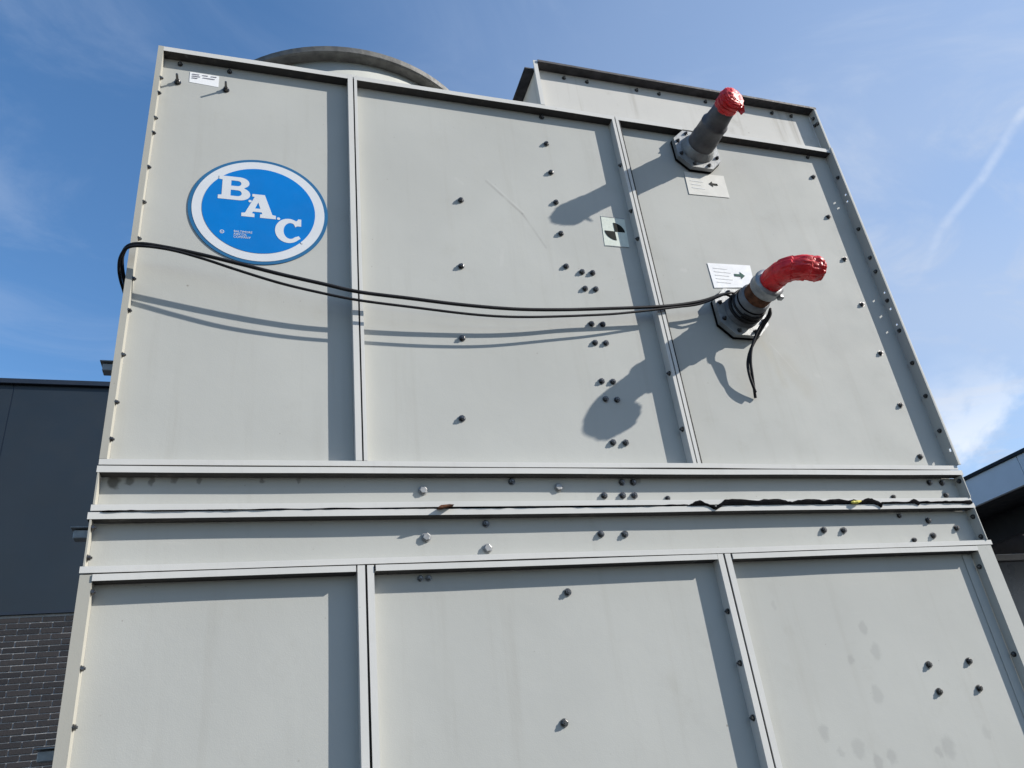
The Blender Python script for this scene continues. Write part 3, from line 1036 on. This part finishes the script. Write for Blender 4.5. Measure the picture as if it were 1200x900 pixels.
# red plastic wraps
def wrap(path, rads, seed, seg=44, amp=0.10):
    P = catmull(path, 13)
    n = len(P)
    R = []
    for i in range(n):
        t = i / (n - 1) * (len(rads) - 1)
        k = min(int(t), len(rads) - 2)
        R.append(rads[k] + (rads[k + 1] - rads[k]) * (t - k))

    def fn(i, k, a):
        s = i / n
        v = noise.noise((math.cos(a) * 1.6, math.sin(a) * 1.6, s * 7 + seed)) * 0.9
        v += abs(noise.noise((math.cos(a) * 3.4 + 5, math.sin(a) * 3.4, s * 11 + seed))) * 1.1 - 0.35
        v += abs(noise.noise((math.cos(a) * 5 + 2, math.sin(a) * 5, s * 6 + seed))) * 0.4
        fold = 0.4 + 1.8 * s * s
        turn = (s * 6.0 + a / (2 * math.pi)) % 1.0       # overlapping spiral turns of the film
        return 1.0 + amp * v * fold + 0.07 * (turn - 0.5) * (0.5 + s)
    b_ = bmesh.new()
    tube(b_, P, R, seg, True, fn)
    return b_


bm = wrap([(UX, -0.190, UZ), (UX, -0.204, UZ), (UX + 0.001, -0.218, UZ), (UX + 0.002, -0.230, UZ), (UX + 0.003, -0.242, UZ), (UX + 0.004, -0.249, UZ), (UX + 0.005, -0.252, UZ)],
          [0.0385, 0.0400, 0.0415, 0.0415, 0.0385, 0.026, 0.005], 3.0, amp=0.15)
# loose flap of film
pl = [Vector((UX + 0.026, -0.226, UZ - 0.012)), Vector((UX + 0.044, -0.230, UZ - 0.020)), Vector((UX + 0.048, -0.220, UZ - 0.040)), Vector((UX + 0.038, -0.214, UZ - 0.048)), Vector((UX + 0.029, -0.216, UZ - 0.030))]
vsf = [bm.verts.new(p) for p in pl]
vsb = [bm.verts.new(p + Vector((-0.002, 0.003, 0.0))) for p in pl]
bm.faces.new(vsf)
bm.faces.new(vsb[::-1])
for k in range(5):
    bm.faces.new((vsf[k], vsb[k], vsb[(k + 1) % 5], vsf[(k + 1) % 5]))
tag(obj('red_plastic_wrap', bm, 'red'), 'small red plastic wrap capping the end of the upper dark grey pipe', 'pipe wrap', 'red wraps on the pipe ends')
bm = wrap([(LX, -0.148, LZ), (LX + 0.001, -0.175, LZ), (LX + 0.004, -0.203, LZ - 0.001), (LX + 0.018, -0.229, LZ - 0.003), (LX + 0.050, -0.248, LZ - 0.007), (LX + 0.086, -0.254, LZ - 0.011), (LX + 0.108, -0.257, LZ - 0.013), (LX + 0.113, -0.258, LZ - 0.014)],
          [0.0350, 0.0358, 0.0355, 0.0360, 0.0365, 0.0362, 0.029, 0.006], 8.0, amp=0.13)
tag(obj('red_plastic_wrap', bm, 'red'), 'long bent red plastic wrap on the end of the lower rusty pipe', 'pipe wrap', 'red wraps on the pipe ends')

# ------------------------------------------------------------------ cables
thick = [(1.695, -0.026, 2.9035), (1.6101, -0.0160, 2.8763), (1.4757, -0.0120, 2.8499), (1.2571, -0.012, 2.8231), (1.1191, -0.017, 2.8058), (0.9889, -0.020, 2.7963),
         (0.8403, -0.024, 2.7958), (0.6983, -0.029, 2.8010), (0.5642, -0.033, 2.8070), (0.4741, -0.037, 2.8208), (0.3671, -0.039, 2.8398), (0.2625, -0.041, 2.8616),
         (0.1602, -0.041, 2.8827), (0.0802, -0.040, 2.8958), (0.0312, -0.038, 2.9005), (0.002, -0.030, 2.8960), (-0.011, -0.012, 2.880), (-0.013, 0.010, 2.864), (-0.011, 0.035, 2.850),
         (-0.006, 0.10, 2.832), (-0.006, 0.22, 2.78), (-0.006, 0.40, 2.62), (-0.006, 0.48, 2.3), (-0.010, 0.50, 1.2), (-0.012, 0.50, 0.30)]
thin2 = [(1.697, -0.040, 2.8970), (1.6101, -0.0155, 2.8680), (1.5164, -0.0110, 2.8501), (1.3656, -0.014, 2.8184), (1.2507, -0.017, 2.7985), (1.0348, -0.024, 2.7702), (0.8849, -0.027, 2.7638),
         (0.6962, -0.032, 2.7715), (0.5632, -0.036, 2.7785), (0.4739, -0.039, 2.7899), (0.3677, -0.042, 2.8094), (0.2636, -0.044, 2.8382), (0.1815, -0.045, 2.8640),
         (0.101, -0.045, 2.8842), (0.0324, -0.043, 2.8900), (0.001, -0.036, 2.8850), (-0.014, -0.018, 2.870), (-0.018, 0.004, 2.852), (-0.016, 0.030, 2.836),
         (-0.008, 0.10, 2.812), (-0.008, 0.22, 2.75), (-0.008, 0.42, 2.58), (-0.008, 0.51, 2.28), (-0.011, 0.53, 1.2), (-0.012, 0.53, 0.30)]


def loops(r, y0, y1, turns, ph, n=20):
    out = []
    for i in range(int(turns * n) + 1):
        t = i / n
        a = ph - 2 * math.pi * t
        y = y0 + (y1 - y0) * t / turns
        out.append((LX + r * math.cos(a), y, LZ + r * math.sin(a)))
    return out


wrap1 = loops(0.0556, -0.014, -0.028, 1.75, math.radians(128), 14)
wrap2 = loops(0.0542, -0.034, -0.044, 1.75, math.radians(128), 14)
bm = bmesh.new()
tube(bm, catmull(wrap1[::-1] + thick, 6), 0.0050, 10)
tag(obj('cable', bm, 'cable', smooth=True), 'thicker upper black cable sagging across the tower from the lower pipe', 'cable', 'black cables strung across the tower')
bm = bmesh.new()
tube(bm, catmull(wrap2[::-1] + thin2, 6), 0.0036, 10)
tag(obj('cable', bm, 'cable', smooth=True), 'thinner lower black cable sagging just below the thicker one', 'cable', 'black cables strung across the tower')
# loose tail hanging from the pipe, two strands twisted together
tail = catmull([(1.822, -0.062, 2.834), (1.812, -0.059, 2.8110), (1.7882, -0.044, 2.7816), (1.7666, -0.029, 2.7493), (1.745, -0.016, 2.7101), (1.7319, -0.008, 2.6689), (1.7304, -0.001, 2.6284), (1.7353, 0.008, 2.5955), (1.7440, 0.020, 2.5650)], 10)
bm = bmesh.new()
for s in (0, 1):
    pth = []
    for i, p in enumerate(tail):
        a = 1.2 + i * 0.085 + math.pi * s
        pth.append(p + Vector((math.cos(a), 0.0, 0.0)) * 0.0050 + Vector((0, math.sin(a), 0)) * 0.0040)
    if s:
        pth = pth[:-4]
    tube(bm, pth, 0.0044, 8)
ct = obj('cable_tail', bm, 'cable', smooth=True)
tag(ct, 'short loose black cable end hanging down below the lower pipe', 'cable')
bm = bmesh.new()
lathe_y(bm, LX, LZ, [(-0.0560, 0.0502), (-0.0560, 0.0518), (-0.0610, 0.0518), (-0.0610, 0.0502)])
tag(obj('cable_tie', bm, 'black'), 'thin black tie strapped round the lower pipe stub', 'cable tie')

# ------------------------------------------------------------------ round logo
CXL, CZL, RL = 0.3050, 3.0995, 0.1845
YL = DP - 0.0027


def disc(r0, r1, y0, y1, seg=96):
    b_ = bmesh.new()
    o1 = [b_.verts.new((CXL + r1 * math.cos(2 * math.pi * k / seg), y, CZL + r1 * math.sin(2 * math.pi * k / seg))) for y in (y0, y1) for k in range(seg)]
    if r0:
        i1 = [b_.verts.new((CXL + r0 * math.cos(2 * math.pi * k / seg), y, CZL + r0 * math.sin(2 * math.pi * k / seg))) for y in (y0, y1) for k in range(seg)]
    for k in range(seg):
        j = (k + 1) % seg
        b_.faces.new((o1[k], o1[j], o1[seg + j], o1[seg + k]))
        if r0:
            b_.faces.new((i1[k], i1[j], i1[seg + j], i1[seg + k]))
            b_.faces.new((o1[seg + k], o1[seg + j], i1[seg + j], i1[seg + k]))
            b_.faces.new((o1[k], o1[j], i1[j], i1[k]))
    if not r0:
        b_.faces.new(o1[:seg])
        b_.faces.new(o1[seg:])
    return b_


logo = obj('logo_sign', disc(0, RL, DP - 0.0005, YL), 'blue_edge', tw)
logo['label'] = 'round blue logo sign with white ring and white letters B.A.C.'
obj('white_ring', disc(0, RL * 0.948, YL - 0.0001, YL - 0.0007), 'white', logo)
obj('blue_field', disc(0, RL * 0.808, YL - 0.0008, YL - 0.0014), 'blue', logo)
YT = YL - 0.0016


def flat_shape(name, splines, mat, parent, y=YT, depth=0.0006, ox=CXL, oz=CZL, sc=RL):
    """filled 2D outline (first spline outer, others holes) laid on a plane facing -y"""
    cu = bpy.data.curves.new(name, 'CURVE')
    cu.dimensions = '2D'
    cu.fill_mode = 'BOTH'
    cu.extrude = depth / 2
    for pts in splines:
        sp = cu.splines.new('POLY')
        sp.points.add(len(pts) - 1)
        for i, p in enumerate(pts):
            sp.points[i].co = (p[0] * sc, p[1] * sc, 0, 1)
        sp.use_cyclic_u = True
    tmp = bpy.data.objects.new(name, cu)
    COL.objects.link(tmp)
    bpy.context.view_layer.update()
    me = bpy.data.meshes.new_from_object(tmp.evaluated_get(bpy.context.evaluated_depsgraph_get()))
    bpy.data.objects.remove(tmp)
    bpy.data.curves.remove(cu)
    me.transform(Matrix.Rotation(math.pi / 2, 4, 'X'))
    me.materials.clear()
    return obj(name, me, mat, parent, (ox, y, oz))


def arc(cx, cy, rx, ry, a0, a1, n=14):
    return [(cx + rx * math.cos(math.radians(a0 + (a1 - a0) * i / n)), cy + ry * math.sin(math.radians(a0 + (a1 - a0) * i / n))) for i in range(n + 1)]


# B: box about x -0.60..-0.15, z 0.135..0.60
Bo = [(-0.600, 0.145), (-0.600, 0.215), (-0.550, 0.222), (-0.550, 0.520), (-0.600, 0.527), (-0.600, 0.595), (-0.330, 0.595)] + \
     arc(-0.305, 0.487, 0.140, 0.108, 90, -62, 12) + arc(-0.300, 0.268, 0.155, 0.123, 62, -90, 14) + [(-0.33, 0.145)]
Bh1 = [(-0.425, 0.415), (-0.425, 0.520), (-0.345, 0.520)] + arc(-0.335, 0.4675, 0.055, 0.0525, 90, -90, 10) + [(-0.345, 0.415)]
Bh2 = [(-0.425, 0.220), (-0.425, 0.335), (-0.335, 0.335)] + arc(-0.325, 0.2775, 0.058, 0.0575, 90, -90, 10) + [(-0.335, 0.220)]
flat_shape('letter', [Bo, Bh1, Bh2], 'white', logo)
Ao = [(-0.255, -0.150), (-0.255, -0.085), (-0.205, -0.078), (-0.080, 0.240), (-0.115, 0.245), (-0.115, 0.295), (0.065, 0.295), (0.185, -0.078), (0.235, -0.085), (0.235, -0.150), (0.010, -0.150), (0.010, -0.085),
      (0.040, -0.078), (0.030, -0.045), (-0.095, -0.045), (-0.108, -0.078), (-0.070, -0.085), (-0.070, -0.150)]
Ah = [(-0.068, 0.020), (0.010, 0.020), (-0.024, 0.140)]
flat_shape('letter', [Ao, Ah], 'white', logo)
Co = arc(0.425, -0.345, 0.195, 0.228, 58, 318, 34) + [(0.600, -0.475), (0.572, -0.430)] + arc(0.450, -0.345, 0.098, 0.150, 310, 60, 26) + [(0.520, -0.270), (0.545, -0.245), (0.605, -0.245), (0.605, -0.110), (0.560, -0.110), (0.545, -0.142)]
flat_shape('letter', [Co], 'white', logo)
for (x, z, r) in ((-0.142, 0.150, 0.024), (0.275, -0.132, 0.024), (0.625, -0.545, 0.022)):
    flat_shape('full_stop', [arc(x, z, r, r, 0, 345, 14)], 'white', logo)
flat_shape('registered_mark', [arc(-0.505, -0.470, 0.030, 0.033, 0, 350, 20), arc(-0.505, -0.470, 0.021, 0.024, 0, 350, 20)], 'white', logo)


def text_line(txt, size, x, z, mat, parent, y, name='lettering', sx=1.0):
    cu = bpy.data.curves.new(name, 'FONT')
    cu.body = txt
    cu.size = size
    cu.extrude = 0.0002
    cu.resolution_u = 2
    tmp = bpy.data.objects.new(name, cu)
    COL.objects.link(tmp)
    bpy.context.view_layer.update()
    me = bpy.data.meshes.new_from_object(tmp.evaluated_get(bpy.context.evaluated_depsgraph_get()))
    bpy.data.objects.remove(tmp)
    bpy.data.curves.remove(cu)
    me.transform(Matrix.Rotation(math.pi / 2, 4, 'X') @ Matrix.Diagonal((sx, 1, 1, 1)))
    me.materials.clear()
    return obj(name, me, mat, parent, (x, y, z))


text_line('R', 0.0075, CXL - 0.5185 * RL, CZL - 0.4875 * RL, 'white', logo, YT)
for i, tx in enumerate(('BALTIMORE', 'AIRCOIL', 'COMPANY')):
    text_line(tx, 0.0105, CXL - 0.345 * RL, CZL - (0.462 + 0.050 * i) * RL, 'white', logo, YT, sx=0.86)


# ------------------------------------------------------------------ taped notices and stickers
def quad_sheet(name, c, y, mat, lift=0.0, nx=8, nz=5, thick=0.0006):
    """c: corners top-left, top-right, bottom-right, bottom-left in (x, z)"""
    b_ = bmesh.new()
    gr = []
    for i in range(nx + 1):
        u = i / nx
        row = []
        for j in range(nz + 1):
            v = j / nz
            tx = [c[0][k] * (1 - u) + c[1][k] * u for k in (0, 1)]
            bx = [c[3][k] * (1 - u) + c[2][k] * u for k in (0, 1)]
            yy = y - lift * (0.6 * max(0, noise.noise((u * 2.2, v * 2.2, c[0][0] * 9))) + v ** 3 * u * 0.8)
            row.append((tx[0] * (1 - v) + bx[0] * v, yy, tx[1] * (1 - v) + bx[1] * v))
        gr.append(row)
    F = [[b_.verts.new(p) for p in r] for r in gr]
    Bk = [[b_.verts.new((p[0], p[1] + thick, p[2])) for p in r] for r in gr]
    for i in range(nx):
        for j in range(nz):
            b_.faces.new((F[i][j], F[i + 1][j], F[i + 1][j + 1], F[i][j + 1]))
            b_.faces.new((Bk[i][j], Bk[i][j + 1], Bk[i + 1][j + 1], Bk[i + 1][j]))
    for i in range(nx):
        b_.faces.new((F[i][0], Bk[i][0], Bk[i + 1][0], F[i + 1][0]))
        b_.faces.new((F[i][nz], F[i + 1][nz], Bk[i + 1][nz], Bk[i][nz]))
    for j in range(nz):
        b_.faces.new((F[0][j], F[0][j + 1], Bk[0][j + 1], Bk[0][j]))
        b_.faces.new((F[nx][j], Bk[nx][j], Bk[nx][j + 1], F[nx][j + 1]))
    return obj(name, b_, mat)


def strip(parent, x0, x1, z0, z1, y, mat, name='print_line'):
    b_ = bmesh.new()
    box(b_, x0, x1, y - 0.0003, y, z0, z1)
    return obj(name, b_, mat, parent)


AR = [(-0.5, 0.12), (0.08, 0.12), (0.08, 0.36), (0.5, 0.0), (0.08, -0.36), (0.08, -0.12), (-0.5, -0.12)]
YP = DP - 0.0021
n1 = quad_sheet('paper_notice', [(1.720, 3.468), (1.882, 3.472), (1.879, 3.370), (1.716, 3.364)], YP, 'paper_warm')
tag(n1, 'cream paper notice with a small black arrow pointing left below the upper pipe', 'notice', 'paper notices taped to the tower')
flat_shape('arrow', [[(-p[0], p[1]) for p in AR][::-1]], 'ink', n1, y=YP - 0.0009, ox=1.826, oz=3.424, sc=0.036)
for i in range(4):
    strip(n1, 1.735, 1.775 + 0.012 * (i % 2), 3.443 - 0.016 * i, 3.446 - 0.016 * i, YP - 0.0004, 'ink_faint')
n2 = quad_sheet('paper_notice', [(1.710, 3.067), (1.876, 3.074), (1.869, 2.984), (1.711, 2.968)], YP, 'paper')
tag(n2, 'white paper notice with a dark green arrow pointing right above the lower pipe', 'notice', 'paper notices taped to the tower')
flat_shape('arrow', [AR], 'ink_green', n2, y=YP - 0.0009, ox=1.822, oz=3.027, sc=0.040)
for i in range(5):
    strip(n2, 1.727, 1.780 + 0.010 * (i % 2), 3.047 - 0.014 * i, 3.050 - 0.014 * i, YP - 0.0004, 'ink_faint')
mk = quad_sheet('balance_marker', [(1.356, 3.221), (1.440, 3.216), (1.434, 3.099), (1.348, 3.097)], YP + 0.001, 'marker')
tag(mk, 'small pale sticker with two opposed black quarter discs beside the second upright', 'sticker')
YM = YP + 0.0002
q1 = [(0, 0)] + arc(0, 0, 1, 1, 0, 90, 10)
q2 = [(0, 0)] + arc(0, 0, 1, 1, 180, 270, 10)
for q in (q1, q2):
    flat_shape('quarter_disc', [q], 'ink', mk, y=YM, ox=1.3945, oz=3.160, sc=0.036)
for (x0, x1, z0, z1) in ((1.3575, 1.439, 3.2175, 3.2190), (1.351, 1.4325, 3.099, 3.1003)):
    strip(mk, x0, x1, z0, z1, YM, 'ink_grey', 'border_line')
lb = quad_sheet('printed_label', [(0.089, 3.604), (0.171, 3.602), (0.171, 3.556), (0.090, 3.561)], YP + 0.001, 'paper')
tag(lb, 'tiny white label with faint grey print in the upper left corner of the tower', 'label')
for i, (x0, x1, z) in enumerate(((0.096, 0.116, 3.594), (0.096, 0.119, 3.586), (0.096, 0.112, 3.578), (0.124, 0.140, 3.594), (0.148, 0.164, 3.594), (0.126, 0.160, 3.584))):
    strip(lb, x0, x1, z, z + 0.0028, YM, 'ink_grey')
